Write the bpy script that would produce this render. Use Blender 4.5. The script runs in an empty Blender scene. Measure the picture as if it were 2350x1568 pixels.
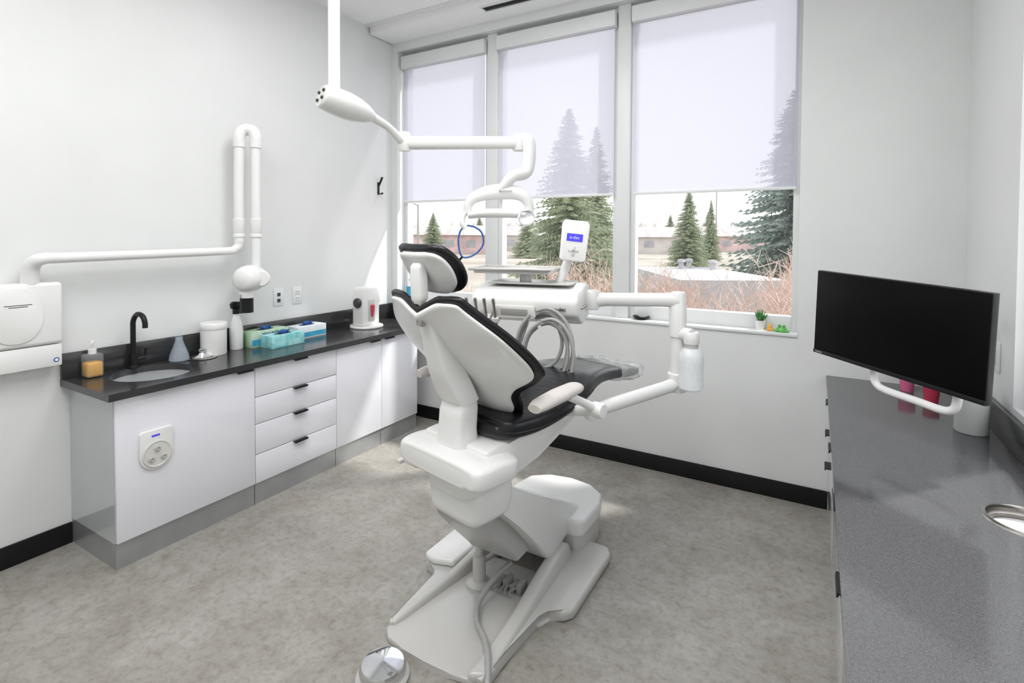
import bpy, bmesh, math, random
from mathutils import Vector, Matrix, Euler
random.seed(7)
S=bpy.context.scene
S.view_settings.view_transform='Standard'
COL=S.collection
W={}
def sgn(v): return -1. if v<0 else 1.
# ---------------------------------------------------------------- materials
def mk(name,rgb,rough=.5,metal=0.,nz=(30,.04),bump=0,bscale=200,coat=0.,spec=.5,trans=0.,rgb2=None,emis=0.,sheen=0.):
    m=bpy.data.materials.new(name);m.use_nodes=True
    nt=m.node_tree;b=nt.nodes['Principled BSDF']
    tc=nt.nodes.new('ShaderNodeTexCoord');n=nt.nodes.new('ShaderNodeTexNoise')
    n.inputs['Scale'].default_value=nz[0];n.inputs['Detail'].default_value=5
    nt.links.new(tc.outputs['Object'],n.inputs['Vector'])
    r=nt.nodes.new('ShaderNodeValToRGB')
    c2=rgb2 or tuple(min(1,c*(1+nz[1]*2)) for c in rgb)
    c1=rgb if rgb2 else tuple(c*(1-nz[1]*2) for c in rgb)
    r.color_ramp.elements[0].position=.3;r.color_ramp.elements[1].position=.7
    r.color_ramp.elements[0].color=(*c1,1);r.color_ramp.elements[1].color=(*c2,1)
    nt.links.new(n.outputs['Fac'],r.inputs['Fac']);nt.links.new(r.outputs['Color'],b.inputs['Base Color'])
    b.inputs['Roughness'].default_value=rough;b.inputs['Metallic'].default_value=metal
    b.inputs['Coat Weight'].default_value=coat;b.inputs['Coat Roughness'].default_value=.05
    b.inputs['Specular IOR Level'].default_value=spec
    b.inputs['Transmission Weight'].default_value=trans
    if emis:
        nt.links.new(r.outputs['Color'],b.inputs['Emission Color']);b.inputs['Emission Strength'].default_value=emis
    if bump:
        n2=nt.nodes.new('ShaderNodeTexNoise');n2.inputs['Scale'].default_value=bscale
        nt.links.new(tc.outputs['Object'],n2.inputs['Vector'])
        bp=nt.nodes.new('ShaderNodeBump');bp.inputs['Strength'].default_value=bump;bp.inputs['Distance'].default_value=.01
        nt.links.new(n2.outputs['Fac'],bp.inputs['Height']);nt.links.new(bp.outputs['Normal'],b.inputs['Normal'])
    return m
def clear(name,rgb,mixf,rough=.05):
    m=bpy.data.materials.new(name);m.use_nodes=True;nt=m.node_tree;nt.nodes.clear()
    o=nt.nodes.new('ShaderNodeOutputMaterial');mx=nt.nodes.new('ShaderNodeMixShader')
    t=nt.nodes.new('ShaderNodeBsdfTransparent');g=nt.nodes.new('ShaderNodeBsdfPrincipled')
    n=nt.nodes.new('ShaderNodeTexNoise');n.inputs['Scale'].default_value=9
    mm=nt.nodes.new('ShaderNodeMapRange');mm.inputs['To Min'].default_value=mixf*.9;mm.inputs['To Max'].default_value=mixf*1.1
    nt.links.new(n.outputs['Fac'],mm.inputs['Value']);nt.links.new(mm.outputs['Result'],mx.inputs['Fac'])
    t.inputs['Color'].default_value=(*rgb,1);g.inputs['Base Color'].default_value=(*rgb,1);g.inputs['Roughness'].default_value=rough
    nt.links.new(t.outputs[0],mx.inputs[1]);nt.links.new(g.outputs[0],mx.inputs[2]);nt.links.new(mx.outputs[0],o.inputs['Surface'])
    return m
M=dict(
 wall=mk('wall_paint',(.75,.76,.755),.6,nz=(3,.01),bump=.02,bscale=300),
 ceil=mk('ceiling_paint',(.93,.93,.93),.8,nz=(60,.01),bump=.05,bscale=400),
 trim=mk('white_trim',(.76,.77,.77),.4,nz=(5,.01)),
 black=mk('black_rubber',(.008,.008,.009),.42,nz=(20,.1),spec=.3),
 vinyl=mk('black_vinyl',(.008,.008,.010),.30,nz=(20,.1),bump=.08,bscale=60,spec=.42),
 blkmat=mk('matte_black_metal',(.012,.012,.013),.4,.2,nz=(20,.1),spec=.3),
 shell=mk('white_moulded_plastic',(.80,.80,.785),.3,nz=(4,.01),coat=.2),
 shell2=mk('cream_moulded_plastic',(.68,.67,.64),.35,nz=(4,.01)),
 greyp=mk('light_grey_plastic',(.53,.52,.50),.30,nz=(4,.02),coat=.2),
 shroud=mk('soft_grey_plastic',(.45,.45,.44),.35,nz=(4,.02),coat=.1),
 shade_g=mk('mid_grey_plastic',(.30,.295,.285),.4,nz=(4,.02)),
 armp=mk('beige_arm_pad',(.60,.56,.53),.5,nz=(30,.02)),
 gloss=mk('white_gloss_laminate',(.82,.82,.87),.12,nz=(3,.008),coat=.4),
 steelk=mk('brushed_aluminium_kick',(.42,.43,.44),.25,.6,nz=(8,.03)),
 endp=mk('gloss_end_panel',(.50,.52,.53),.1,nz=(3,.01),coat=.6),
 steel=mk('stainless_steel',(.52,.50,.47),.25,1.,nz=(14,.05)),
 sinks=mk('brushed_sink_steel',(.27,.25,.22),.3,1.,nz=(14,.08)),
 tray=mk('brushed_tray_steel',(.72,.70,.67),.38,.8,nz=(14,.05)),
 chrome=mk('polished_chrome',(.75,.76,.77),.06,1.,nz=(5,.02)),
 hose=mk('grey_rubber_hose',(.36,.36,.35),.45,nz=(40,.03)),
 dgrey=mk('dark_grey_plastic',(.04,.04,.042),.4,nz=(20,.05)),
 lens=mk('clear_lamp_lens',(.75,.78,.80),.1,.6,nz=(60,.1)),
 screen=mk('black_display_glass',(.0025,.0025,.0025),.35,nz=(5,.1),spec=.08),
 blue=mk('blue_rubber',(.02,.10,.36),.4,nz=(20,.05)),
 bluescr=mk('blue_lcd',(.05,.04,.55),.3,nz=(20,.03),emis=.5),
 lav=mk('pale_lettering',(.5,.5,.9),.4,nz=(20,.02),emis=.4),
 navy=mk('navy_print',(.02,.06,.30),.5,nz=(20,.05)),
 teal=mk('teal_card',(.10,.50,.52),.45,nz=(22,.1),rgb2=(.50,.80,.80)),
 green=mk('green_card',(.20,.42,.10),.45,nz=(14,.1),rgb2=(.55,.68,.60)),
 cyan=mk('blue_card',(.03,.24,.46),.45,nz=(12,.1),rgb2=(.08,.48,.60)),
 card=mk('white_card',(.74,.79,.82),.5,nz=(12,.02)),
 pink=mk('pink_paper_cup',(.75,.16,.33),.5,nz=(12,.04)),
 red=mk('red_plastic',(.6,.05,.10),.35,nz=(12,.05)),
 orange=mk('orange_plastic',(.85,.45,.10),.35,nz=(12,.05)),
 frog=mk('green_plastic',(.12,.45,.08),.35,nz=(12,.1)),
 leaf=mk('succulent_leaf',(.06,.22,.06),.45,nz=(30,.1)),
 soap=mk('amber_liquid',(.70,.34,.02),.2,nz=(12,.05)),
 jar=clear('clear_plastic',(.93,.95,.97),.12),
 jarblue=clear('blue_tinted_clear_plastic',(.80,.86,.93),.28),
 bottle=clear('frosted_bottle_plastic',(.94,.96,.97),.66,.3),
 film=clear('crinkled_clear_film',(.95,.95,.95),.30,.06),
 glass=clear('window_glass',(.98,.985,.985),.02,.02),
 trunk=mk('bark',(.16,.12,.09),.9,nz=(10,.2)),
 spruce=mk('spruce_needles',(.23,.28,.18),.9,nz=(1.2,.3),rgb2=(.50,.54,.38),spec=.1),
 spruceb=mk('blue_spruce_needles',(.20,.25,.22),.9,nz=(1.2,.3),rgb2=(.42,.49,.44),spec=.1),
 twig=mk('bare_red_twigs',(.48,.34,.28),.9,nz=(2,.2),rgb2=(.72,.57,.50),spec=.1),
 grass=mk('dry_lawn',(.27,.235,.19),.95,nz=(.12,.1),rgb2=(.42,.39,.35),spec=.1),
 roofw=mk('white_roof_membrane',(.42,.42,.43),.8,nz=(.8,.05),spec=.1),
 brick=mk('pink_brick',(.60,.44,.42),.9,nz=(.8,.1)),
 siding=mk('pale_siding',(.58,.53,.50),.9,nz=(.8,.05)),
 shingle=mk('grey_shingle',(.38,.35,.34),.9,nz=(.8,.1)),
 pane=mk('grey_house_glass',(.36,.36,.38),.4,nz=(.8,.1)),
 hedge=mk('distant_hedge',(.44,.38,.35),.95,nz=(.25,.3),rgb2=(.52,.52,.46),spec=.1),
)
# speckled counters and floor
def speck(name,a,b,rough,scale=900,spec=.6):
    m=bpy.data.materials.new(name);m.use_nodes=True;nt=m.node_tree;p=nt.nodes['Principled BSDF']
    tc=nt.nodes.new('ShaderNodeTexCoord');n=nt.nodes.new('ShaderNodeTexNoise');n.inputs['Scale'].default_value=scale;n.inputs['Detail'].default_value=2
    r=nt.nodes.new('ShaderNodeValToRGB');r.color_ramp.elements[0].position=.35;r.color_ramp.elements[1].position=.68
    r.color_ramp.elements[0].color=(*a,1);r.color_ramp.elements[1].color=(*b,1)
    nt.links.new(tc.outputs['Object'],n.inputs['Vector']);nt.links.new(n.outputs['Fac'],r.inputs['Fac']);nt.links.new(r.outputs['Color'],p.inputs['Base Color'])
    p.inputs['Roughness'].default_value=rough;p.inputs['Specular IOR Level'].default_value=spec
    return m
M['quartzd']=speck('dark_grey_quartz',(.018,.018,.019),(.05,.05,.052),.16)
M['quartz_refl']=speck('reflection_lightened_quartz',(.056,.056,.060),(.115,.115,.12),.11,560,.6)  # right counter: reflected brightness put into a lighter base colour
def floormat():
    m=bpy.data.materials.new('mottled_vinyl_floor');m.use_nodes=True;nt=m.node_tree;p=nt.nodes['Principled BSDF']
    tc=nt.nodes.new('ShaderNodeTexCoord')
    def N(s,d,ro,dist=0.):
        n=nt.nodes.new('ShaderNodeTexNoise');n.inputs['Scale'].default_value=s;n.inputs['Detail'].default_value=d;n.inputs['Roughness'].default_value=ro;n.inputs['Distortion'].default_value=dist
        nt.links.new(tc.outputs['Object'],n.inputs['Vector']);return n
    a,b=N(4.2,12,.78,.3),N(28,10,.8,.3)
    r1=nt.nodes.new('ShaderNodeValToRGB');e=r1.color_ramp.elements
    e[0].position=.36;e[0].color=(.255,.236,.206,1);e[1].position=.64;e[1].color=(.365,.350,.326,1)
    x=e.new(.5);x.color=(.312,.296,.270,1)
    nt.links.new(a.outputs['Fac'],r1.inputs['Fac'])
    r2=nt.nodes.new('ShaderNodeValToRGB');e=r2.color_ramp.elements
    e[0].position=.36;e[0].color=(.60,.54,.45,1);e[1].position=.52;e[1].color=(1.04,1.04,1.03,1)
    nt.links.new(b.outputs['Fac'],r2.inputs['Fac'])
    mx=nt.nodes.new('ShaderNodeMix');mx.data_type='RGBA';mx.blend_type='MULTIPLY';mx.inputs[0].default_value=.65
    nt.links.new(r1.outputs[0],mx.inputs[6]);nt.links.new(r2.outputs[0],mx.inputs[7]);nt.links.new(mx.outputs[2],p.inputs['Base Color'])
    p.inputs['Roughness'].default_value=.38
    return m
M['floor']=floormat()
def shademat():
    m=bpy.data.materials.new('translucent_shade_fabric');m.use_nodes=True;nt=m.node_tree;nt.nodes.clear()
    o=nt.nodes.new('ShaderNodeOutputMaterial');mx=nt.nodes.new('ShaderNodeMixShader');m2=nt.nodes.new('ShaderNodeMixShader')
    t=nt.nodes.new('ShaderNodeBsdfTransparent');tl=nt.nodes.new('ShaderNodeBsdfTranslucent');df=nt.nodes.new('ShaderNodeBsdfDiffuse')
    n=nt.nodes.new('ShaderNodeTexNoise');n.inputs['Scale'].default_value=300
    r=nt.nodes.new('ShaderNodeMapRange');r.inputs['To Min'].default_value=.81;r.inputs['To Max'].default_value=.85
    nt.links.new(n.outputs['Fac'],r.inputs['Value']);nt.links.new(r.outputs[0],mx.inputs['Fac'])
    tl.inputs['Color'].default_value=(.42,.42,.50,1);df.inputs['Color'].default_value=(.78,.78,.88,1);m2.inputs['Fac'].default_value=.4
    nt.links.new(tl.outputs[0],m2.inputs[1]);nt.links.new(df.outputs[0],m2.inputs[2])
    nt.links.new(t.outputs[0],mx.inputs[1]);nt.links.new(m2.outputs[0],mx.inputs[2]);nt.links.new(mx.outputs[0],o.inputs['Surface'])
    return m
M['shade']=shademat()
# ---------------------------------------------------------------- object helpers
def place(o,parent,local):
    COL.objects.link(o)
    if parent is not None:
        o.parent=parent
        if local: W[o.name]=W[parent.name].copy()
        else:
            o.matrix_parent_inverse=W[parent.name].inverted();W[o.name]=Matrix.Identity(4)
    else: W[o.name]=Matrix.Identity(4)
def tag(o,label=None,cat=None,kind=None,group=None):
    if label:o['label']=label
    if cat:o['category']=cat
    if kind:o['kind']=kind
    if group:o['group']=group
    return o
def thing(name,label,cat,loc=(0,0,0),rz=0.,group=None,rot=None):
    e=bpy.data.objects.new(name,None);e.empty_display_size=.05
    COL.objects.link(e);e.location=loc;e.rotation_euler=rot or (0,0,rz)
    W[e.name]=Matrix.Translation(loc)@Euler(rot or (0,0,rz)).to_matrix().to_4x4()
    return tag(e,label,cat,None,group)
def fin(name,bm,mat,parent=None,local=False,angle=40,label=None):
    if isinstance(bm,bpy.types.Mesh): me=bm
    else:
        bmesh.ops.recalc_face_normals(bm,faces=bm.faces)
        me=bpy.data.meshes.new(name);bm.to_mesh(me);bm.free()
    for p in me.polygons:p.use_smooth=True
    try: me.set_sharp_from_angle(angle=math.radians(angle))
    except Exception: pass
    me.materials.append(M[mat] if isinstance(mat,str) else mat)
    o=bpy.data.objects.new(name,me);place(o,parent,local)
    if label:o['label']=label
    return o
def add_box(bm,x0,x1,y0,y1,z0,z1,bev=0,seg=2,mtx=None):
    r=bmesh.ops.create_cube(bm,size=1)
    vs=r['verts']
    for v in vs: v.co=Vector(((x0+x1)/2+v.co.x*(x1-x0),(y0+y1)/2+v.co.y*(y1-y0),(z0+z1)/2+v.co.z*(z1-z0)))
    if bev:
        es={e for v in vs for e in v.link_edges}
        r2=bmesh.ops.bevel(bm,geom=list(es),offset=bev,segments=seg,profile=.5,affect='EDGES',clamp_overlap=True)
        vs=list({v for f in r2['faces'] for v in f.verts}|{v for v in vs if v.is_valid})
    if mtx is not None:
        for v in vs: v.co=mtx@v.co
    return vs
def box(name,b,mat,parent=None,local=False,bev=0,seg=2,label=None,mtx=None):
    bm=bmesh.new();add_box(bm,*b,bev=bev,seg=seg,mtx=mtx);return fin(name,bm,mat,parent,local,label=label)
def boxes(name,bs,mat,parent=None,local=False,bev=0,label=None):
    bm=bmesh.new()
    for b in bs:add_box(bm,*b,bev=bev)
    return fin(name,bm,mat,parent,local,label=label)
def add_prism(bm,pts,a,b,axis='x',bev=0,seg=2,mtx=None):
    def P(u,v,w): return {'x':(w,u,v),'y':(u,w,v),'z':(u,v,w)}[axis]
    lo=[bm.verts.new(P(u,v,a)) for u,v in pts];hi=[bm.verts.new(P(u,v,b)) for u,v in pts]
    n=len(pts);fs=[bm.faces.new(lo),bm.faces.new(hi[::-1])]
    for i in range(n): fs.append(bm.faces.new((lo[i],hi[i],hi[(i+1)%n],lo[(i+1)%n])))
    vs=lo+hi
    if bev:
        es={e for v in vs for e in v.link_edges if len(e.link_faces)==2}
        r2=bmesh.ops.bevel(bm,geom=list(es),offset=bev,segments=seg,profile=.5,affect='EDGES',clamp_overlap=True)
        vs=list({v for f in r2['faces'] for v in f.verts}|{v for v in vs if v.is_valid})
    if mtx is not None:
        for v in vs:v.co=mtx@v.co
def prism(name,pts,a,b,mat,parent=None,axis='x',bev=0,seg=3,local=False,label=None,mtx=None):
    bm=bmesh.new();add_prism(bm,pts,a,b,axis,bev,seg,mtx);return fin(name,bm,mat,parent,local,label=label)
def loft(bm,rings,cap=True):
    R=[[bm.verts.new(p) for p in r] for r in rings];n=len(R[0])
    for a,b in zip(R,R[1:]):
        for i in range(n): bm.faces.new((a[i],a[(i+1)%n],b[(i+1)%n],b[i]))
    if cap: bm.faces.new(R[0]);bm.faces.new(R[-1][::-1])
def lathe(bm,prof,c=(0,0,0),n=32,mtx=None,cap=True):
    rings=[]
    for r,z in prof:
        ring=[Vector((r*math.cos(2*math.pi*k/n),r*math.sin(2*math.pi*k/n),z)) for k in range(n)]
        rings.append([(mtx@p if mtx is not None else p)+Vector(c) for p in ring])
    loft(bm,rings,cap)
def turn(name,prof,c,mat,parent=None,local=False,n=32,mtx=None,label=None,cap=True):
    bm=bmesh.new();lathe(bm,prof,c,n,mtx,cap);return fin(name,bm,mat,parent,local,label=label)
def cr(pts,k=6):
    P=[Vector(p) for p in pts]
    if len(P)<3:return P
    Q=[2*P[0]-P[1]]+P+[2*P[-1]-P[-2]];out=[]
    for i in range(1,len(Q)-2):
        for j in range(k):
            t=j/k;a,b,c,d=Q[i-1],Q[i],Q[i+1],Q[i+2]
            out.append(.5*((2*b)+(c-a)*t+(2*a-5*b+4*c-d)*t*t+(3*b-a-3*c+d)*t**3))
    out.append(P[-1]);return out
def sweep(bm,pts,r,n=14,smooth=6,sx=1.,sy=1.,closed=False,sq=1.):
    P=cr(pts,smooth) if smooth else [Vector(p) for p in pts]
    m=len(P)
    rs=[r]*m if not isinstance(r,(list,tuple)) else [r[min(len(r)-1,int(i/(m-1)*(len(r)-1)))]*(1-((i/(m-1)*(len(r)-1))%1))+r[min(len(r)-1,int(i/(m-1)*(len(r)-1))+1)]*((i/(m-1)*(len(r)-1))%1) for i in range(m)]
    T=[(P[min(i+1,m-1)]-P[max(i-1,0)]).normalized() for i in range(m)]
    up=Vector((0,0,1)) if abs(T[0].z)<.9 else Vector((0,1,0))
    N=(up-T[0]*up.dot(T[0])).normalized();rings=[]
    for i in range(m):
        N=(N-T[i]*N.dot(T[i])).normalized();B=T[i].cross(N)
        rings.append([P[i]+(B*sgn(math.cos(a))*abs(math.cos(a))**sq*sx+N*sgn(math.sin(a))*abs(math.sin(a))**sq*sy)*rs[i] for a in [2*math.pi*k/n for k in range(n)]])
    loft(bm,rings)
def tube(name,pts,r,mat,parent=None,local=False,n=14,smooth=6,sx=1.,sy=1.,sq=1.,label=None):
    bm=bmesh.new();sweep(bm,pts,r,n,smooth,sx,sy,sq=sq);return fin(name,bm,mat,parent,local,label=label)
def pad(name,st,mat,parent,curv=0,off=0,ex=.55,n=36,k=6,dip=None,wm=.33,label=None):
    S4=[Vector((a,b,c,d)) for a,b,c,d in st]
    Q=[2*S4[0]-S4[1]]+S4+[2*S4[-1]-S4[-2]];L=[]
    for i in range(1,len(Q)-2):
        for j in range(k):
            t=j/k;a,b,c,d=Q[i-1],Q[i],Q[i+1],Q[i+2]
            L.append(.5*((2*b)+(c-a)*t+(2*a-5*b+4*c-d)*t*t+(3*b-a-3*c+d)*t**3))
    L.append(S4[-1]);m=len(L);rings=[]
    for i,s in enumerate(L):
        a,b=L[max(0,i-1)],L[min(m-1,i+1)];t=Vector((b[0]-a[0],b[1]-a[1]));t.normalize()
        ny,nz=-t.y,t.x;ring=[]
        for q in range(n):
            an=2*math.pi*q/n;cx=sgn(math.cos(an))*abs(math.cos(an))**ex*max(s[2],.002);h=sgn(math.sin(an))*abs(math.sin(an))**ex*max(s[3],.001)
            h+=off+curv*(abs(cx)/wm)**2
            p=Vector((cx,s[0]+ny*h,s[1]+nz*h))
            if dip:p=dip(p)
            ring.append(p)
        rings.append(ring)
    bm=bmesh.new();loft(bm,rings);return fin(name,bm,mat,parent,True,angle=60,label=label)
def text(name,body,size,org,right,up,mat,parent,local=False,ext=.0006):
    c=bpy.data.curves.new(name,'FONT');c.body=body;c.size=size;c.extrude=ext;c.align_x='CENTER';c.align_y='CENTER'
    o=bpy.data.objects.new(name,c);COL.objects.link(o)
    bpy.context.view_layer.update()
    me=bpy.data.meshes.new_from_object(o.evaluated_get(bpy.context.evaluated_depsgraph_get()))
    bpy.data.objects.remove(o)
    r=Vector(right).normalized();u=Vector(up).normalized();n=r.cross(u)
    m=Matrix((( r.x,u.x,n.x,org[0]),(r.y,u.y,n.y,org[1]),(r.z,u.z,n.z,org[2]),(0,0,0,1)))
    me.transform(m)
    return fin(name,me,mat,parent,local)
def dup(e,loc,rz=None,label=None,scale=None):
    def rec(o,par):
        c=o.copy();COL.objects.link(c);W[c.name]=W[o.name]
        if par is not None:c.parent=par
        for ch in list(o.children):rec(ch,c)
        return c
    c=rec(e,None);c.location=loc
    if rz is not None:c.rotation_euler=(0,0,rz)
    if label:c['label']=label
    if scale:c.scale=scale
    return c
def slab_hole(bm,x0,x1,y0,y1,z0,z1,cx,cy,r,n=48):
    an=[2*math.pi*k/n for k in range(n)]+[math.atan2(y-cy,x-cx)%(2*math.pi) for x in (x0,x1) for y in (y0,y1)]
    an=sorted(set(round(a,6) for a in an));L=[]
    for a in an:
        c,s=math.cos(a),math.sin(a);t=1e9
        if c>1e-9:t=min(t,(x1-cx)/c)
        if c<-1e-9:t=min(t,(x0-cx)/c)
        if s>1e-9:t=min(t,(y1-cy)/s)
        if s<-1e-9:t=min(t,(y0-cy)/s)
        L.append([bm.verts.new(p) for p in ((cx+c*r,cy+s*r,z1),(cx+c*t,cy+s*t,z1),(cx+c*t,cy+s*t,z0),(cx+c*r,cy+s*r,z0))])
    for i in range(len(L)):
        a,b=L[i],L[(i+1)%len(L)]
        for j in range(4): bm.faces.new((a[j],b[j],b[(j+1)%4],a[(j+1)%4]))
RX=lambda a:Matrix.Rotation(a,4,'X')
RY=lambda a:Matrix.Rotation(a,4,'Y')
RZ=lambda a:Matrix.Rotation(a,4,'Z')
TR=Matrix.Translation
XL,YW,ZC,XR,YB=-3.11,3.34,3.155,.63,-1.3
# ================================================================ ROOM
box('floor',(XL-.3,XR+.3,YB-.2,YW+.3,-.1,0),'floor')['kind']='structure'
box('ceiling',(XL-.3,XR+.3,YB-.2,YW+.3,ZC,ZC+.1),'ceil')['kind']='structure'
boxes('wall_left',[(XL-.2,XL,YB,3.05,0,ZC),(XL-.2,XL-.012,3.05,YW,0,ZC)],'wall')['kind']='structure'
boxes('wall_far',[(XL-.2,-3.06,YW,YW+.2,0,ZC),(-.085,XR+.2,YW,YW+.2,0,ZC),(-3.06,-.085,YW,YW+.2,0,.95),(-3.06,-.085,YW,YW+.2,3.03,ZC)],'wall')['kind']='structure'
boxes('wall_right',[(XR,XR+.2,YB,YW,0,.88),(XR,XR+.2,2.56,YW,.88,ZC),(XR,XR+.2,YB,2.56,2.3,ZC),(XR,XR+.2,YB,1.0,.88,2.3)],'wall')['kind']='structure'
box('wall_near',(XL-.2,XR+.2,YB-.15,YB,0,ZC),'wall')['kind']='structure'
box('trim_1',(XL,XR,3.08,YW,3.10,ZC),'ceil')['kind']='structure'
boxes('trim_2',[(XL,XR,3.02,3.045,ZC-.006,ZC),(XL,XR,2.43,2.455,ZC-.006,ZC),(-1.9,-1.875,YB,3.02,ZC-.006,ZC),(-.68,-.655,YB,3.02,ZC-.006,ZC)],'trim')['kind']='structure'
box('trim_3',(-3.06,-.085,YW-.012,YW+.15,.935,.952),'trim',bev=.003)['kind']='structure'
box('baseboard_far',(-3.1,.075,YW-.012,YW,0,.1),'black',bev=.003)['kind']='structure'
box('baseboard_left',(XL,XL+.012,YB,1.10,0,.1),'black',bev=.003)['kind']='structure'
# windows
GY=YW+.12
wins=[(-3.06,-2.20),(-2.115,-1.165),(-1.08,-.085)]
for i,(a,b) in enumerate(wins):
    l=a;r_=b
    bs=[(l,l+.035,GY-.03,GY+.04,.952,3.03),(r_-.035,r_,GY-.03,GY+.04,.952,3.03),(l+.035,r_-.035,GY-.03,GY+.04,.952,1.035),(l+.035,r_-.035,GY-.03,GY+.04,2.97,3.03)]
    if i<2: bs.append((r_,wins[i+1][0],GY-.06,GY+.06,.952,3.03))
    w=boxes('window_%d'%(i+1),bs,'trim',bev=.002);w['kind']='structure'
    box('glass_pane',(l+.035,r_-.035,GY+.008,GY+.012,1.035,2.97),'glass',w)
    x0,x1=l+.025,r_-.02
    e=thing('roller_shade','half-lowered translucent white roller shade in a window bay','roller shade',((x0+x1)/2,GY-.05,2.9),group='roller shades on the windows')
    bm=bmesh.new();bm.faces.new([bm.verts.new(p) for p in ((x0,GY-.061,1.785),(x1,GY-.061,1.785),(x1,GY-.061,2.92),(x0,GY-.061,2.92))]);fin('shade_fabric',bm,'shade',e)
    box('shade_cassette',(x0-.01,x1+.01,GY-.10,GY-.035,2.89,2.995),'trim',e,bev=.008)
    box('bottom_bar',(x0,x1,GY-.068,GY-.054,1.77,1.788),'trim',e,bev=.004)
bs=[(XR+.05,XR+.12,1.0,1.05,.88,2.3),(XR+.05,XR+.12,2.51,2.56,.88,2.3),(XR+.05,XR+.12,1.05,2.51,.88,.92),(XR+.05,XR+.12,1.05,2.51,2.25,2.3)]
w=boxes('window_4',bs,'trim',bev=.003);w['kind']='structure'
box('glass_pane',(XR+.08,XR+.085,1.05,2.51,.92,2.25),'glass',w)
# vent
e=thing('air_vent','black slot air diffuser in white ceiling frame','air vent',(-1.75,3.13,3.10))
boxes('frame',[(-2.07,-1.4,3.088,3.10,3.09,3.10),(-2.07,-1.4,3.165,3.177,3.09,3.10),(-2.07,-2.058,3.10,3.165,3.09,3.10),(-1.412,-1.4,3.10,3.165,3.09,3.10)],'trim',e)
boxes('slot',[(-2.058,-1.412,3.103,3.127,3.094,3.099),(-2.058,-1.412,3.138,3.162,3.094,3.099)],'black',e)
# ================================================================ LEFT CABINETS
FX=-2.655
def handle_tab(y,z,par,w=.09,x=FX): # edge pull, long along Y
    return prism('handle',[(x,z),(x+.022,z),(x+.024,z-.010),(x+.020,z-.010),(x+.018,z-.004),(x,z-.004)],y-w/2,y+w/2,'blkmat',par,axis='y',label='black metal edge pull')
def cab(y0,y1,label,fronts,first=False):
    e=thing('base_cabinet',label,'cabinet',((XL+FX)/2,(y0+y1)/2,0),group='base cabinets along the wall')
    box('body',(XL+.001,FX-.02,y0+.001,y1-.001,.115,.77),'gloss' if not first else 'endp',e)
    box('toe_kick',(XL+.001,FX-.012,y0+.002,y1-.002,0,.114),'steelk',e,label='brushed grey metal toe kick')
    for nm,z0,z1,hy in fronts:
        f=box(nm,(FX-.019,FX,y0+.002,y1-.002,z0+.002,z1-.002),'gloss',e,bev=.0015)
        if hy is not None: handle_tab(hy,z1-.002,f)
    return e
c1=cab(1.10,1.765,'white gloss sink cabinet with grey end panel',[('door',.118,.768,1.70)],True)
zs=[.118,.28,.45,.60,.768]
cab(1.765,2.33,'white gloss cabinet with four drawers',[('drawer',zs[i],zs[i+1],2.05) for i in range(4)])
cab(2.33,2.735,'white gloss cabinet with one door',[('door',.118,.768,2.66)])
cab(2.735,3.12,'white gloss cabinet with one door',[('door',.118,.768,2.80)])
bm=bmesh.new();slab_hole(bm,XL,-2.625,1.065,3.33,.77,.803,-2.88,1.36,.178)
ct=fin('countertop',bm,'quartzd',angle=30);tag(ct,'dark grey quartz countertop over white cabinets','countertop')
boxes('backsplash',[(XL+.001,XL+.02,1.065,3.33,.803,.925),(XL+.02,-2.63,3.31,3.33,.803,.925)],'quartzd',ct,bev=.002)
e=thing('sink','round stainless steel undermount sink in the countertop','sink',(-2.88,1.36,.803))
turn('basin',[(.187,.769),(.176,.769),(.172,.72),(.16,.66),(.12,.635),(.03,.63),(.0005,.63),(.0005,.626),(.03,.626),(.13,.63),(.17,.655),(.182,.72),(.187,.769)],(-2.88,1.36,0),'sinks',e,n=48,cap=False)
turn('drain',[(.0005,.632),(.03,.632),(.033,.636),(.0005,.637)],(-2.88,1.36,0),'chrome',e)
e=thing('faucet','matte black gooseneck faucet behind the round sink','faucet',(-3.05,1.35,.803))
turn('base',[(.0005,.803),(.026,.803),(.026,.812),(.02,.818),(.02,.88),(.0005,.882)],(-3.05,1.35,0),'blkmat',e)
tube('spout',[(-3.05,1.35,.86),(-3.05,1.35,1.0),(-3.045,1.35,1.05),(-3.01,1.352,1.085),(-2.965,1.355,1.08),(-2.945,1.357,1.05),(-2.942,1.357,1.02)],.0125,'blkmat',e)
bm=bmesh.new();sweep(bm,[(-3.05,1.36,.845),(-3.045,1.405,.85)],.012,smooth=0);sweep(bm,[(-3.045,1.40,.84),(-3.04,1.405,.90)],.006,smooth=0);fin('handle',bm,'blkmat',e)
# soap dispenser
c=(-3.03,1.165,.803)
e=thing('soap_dispenser','clear pump bottle half full of amber soap','soap dispenser',c)
bm=bmesh.new();add_box(bm,-.036,.036,-.036,.036,0,.115,bev=.012,seg=3,mtx=TR(c));fin('bottle',bm,'jar',e)
bm=bmesh.new();add_box(bm,-.033,.033,-.033,.033,.003,.075,bev=.011,seg=3,mtx=TR(c));fin('liquid_soap',bm,'soap',e)
bm=bmesh.new();lathe(bm,[(.017,.113),(.017,.135),(.006,.138),(.006,.165),(.011,.166),(.011,.176),(.0005,.177)],c);sweep(bm,[(c[0],c[1],c[2]+.17),(c[0]+.04,c[1]-.02,c[2]+.167)],.005,smooth=0);fin('pump',bm,'shell',e,label='white plastic pump top')
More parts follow.
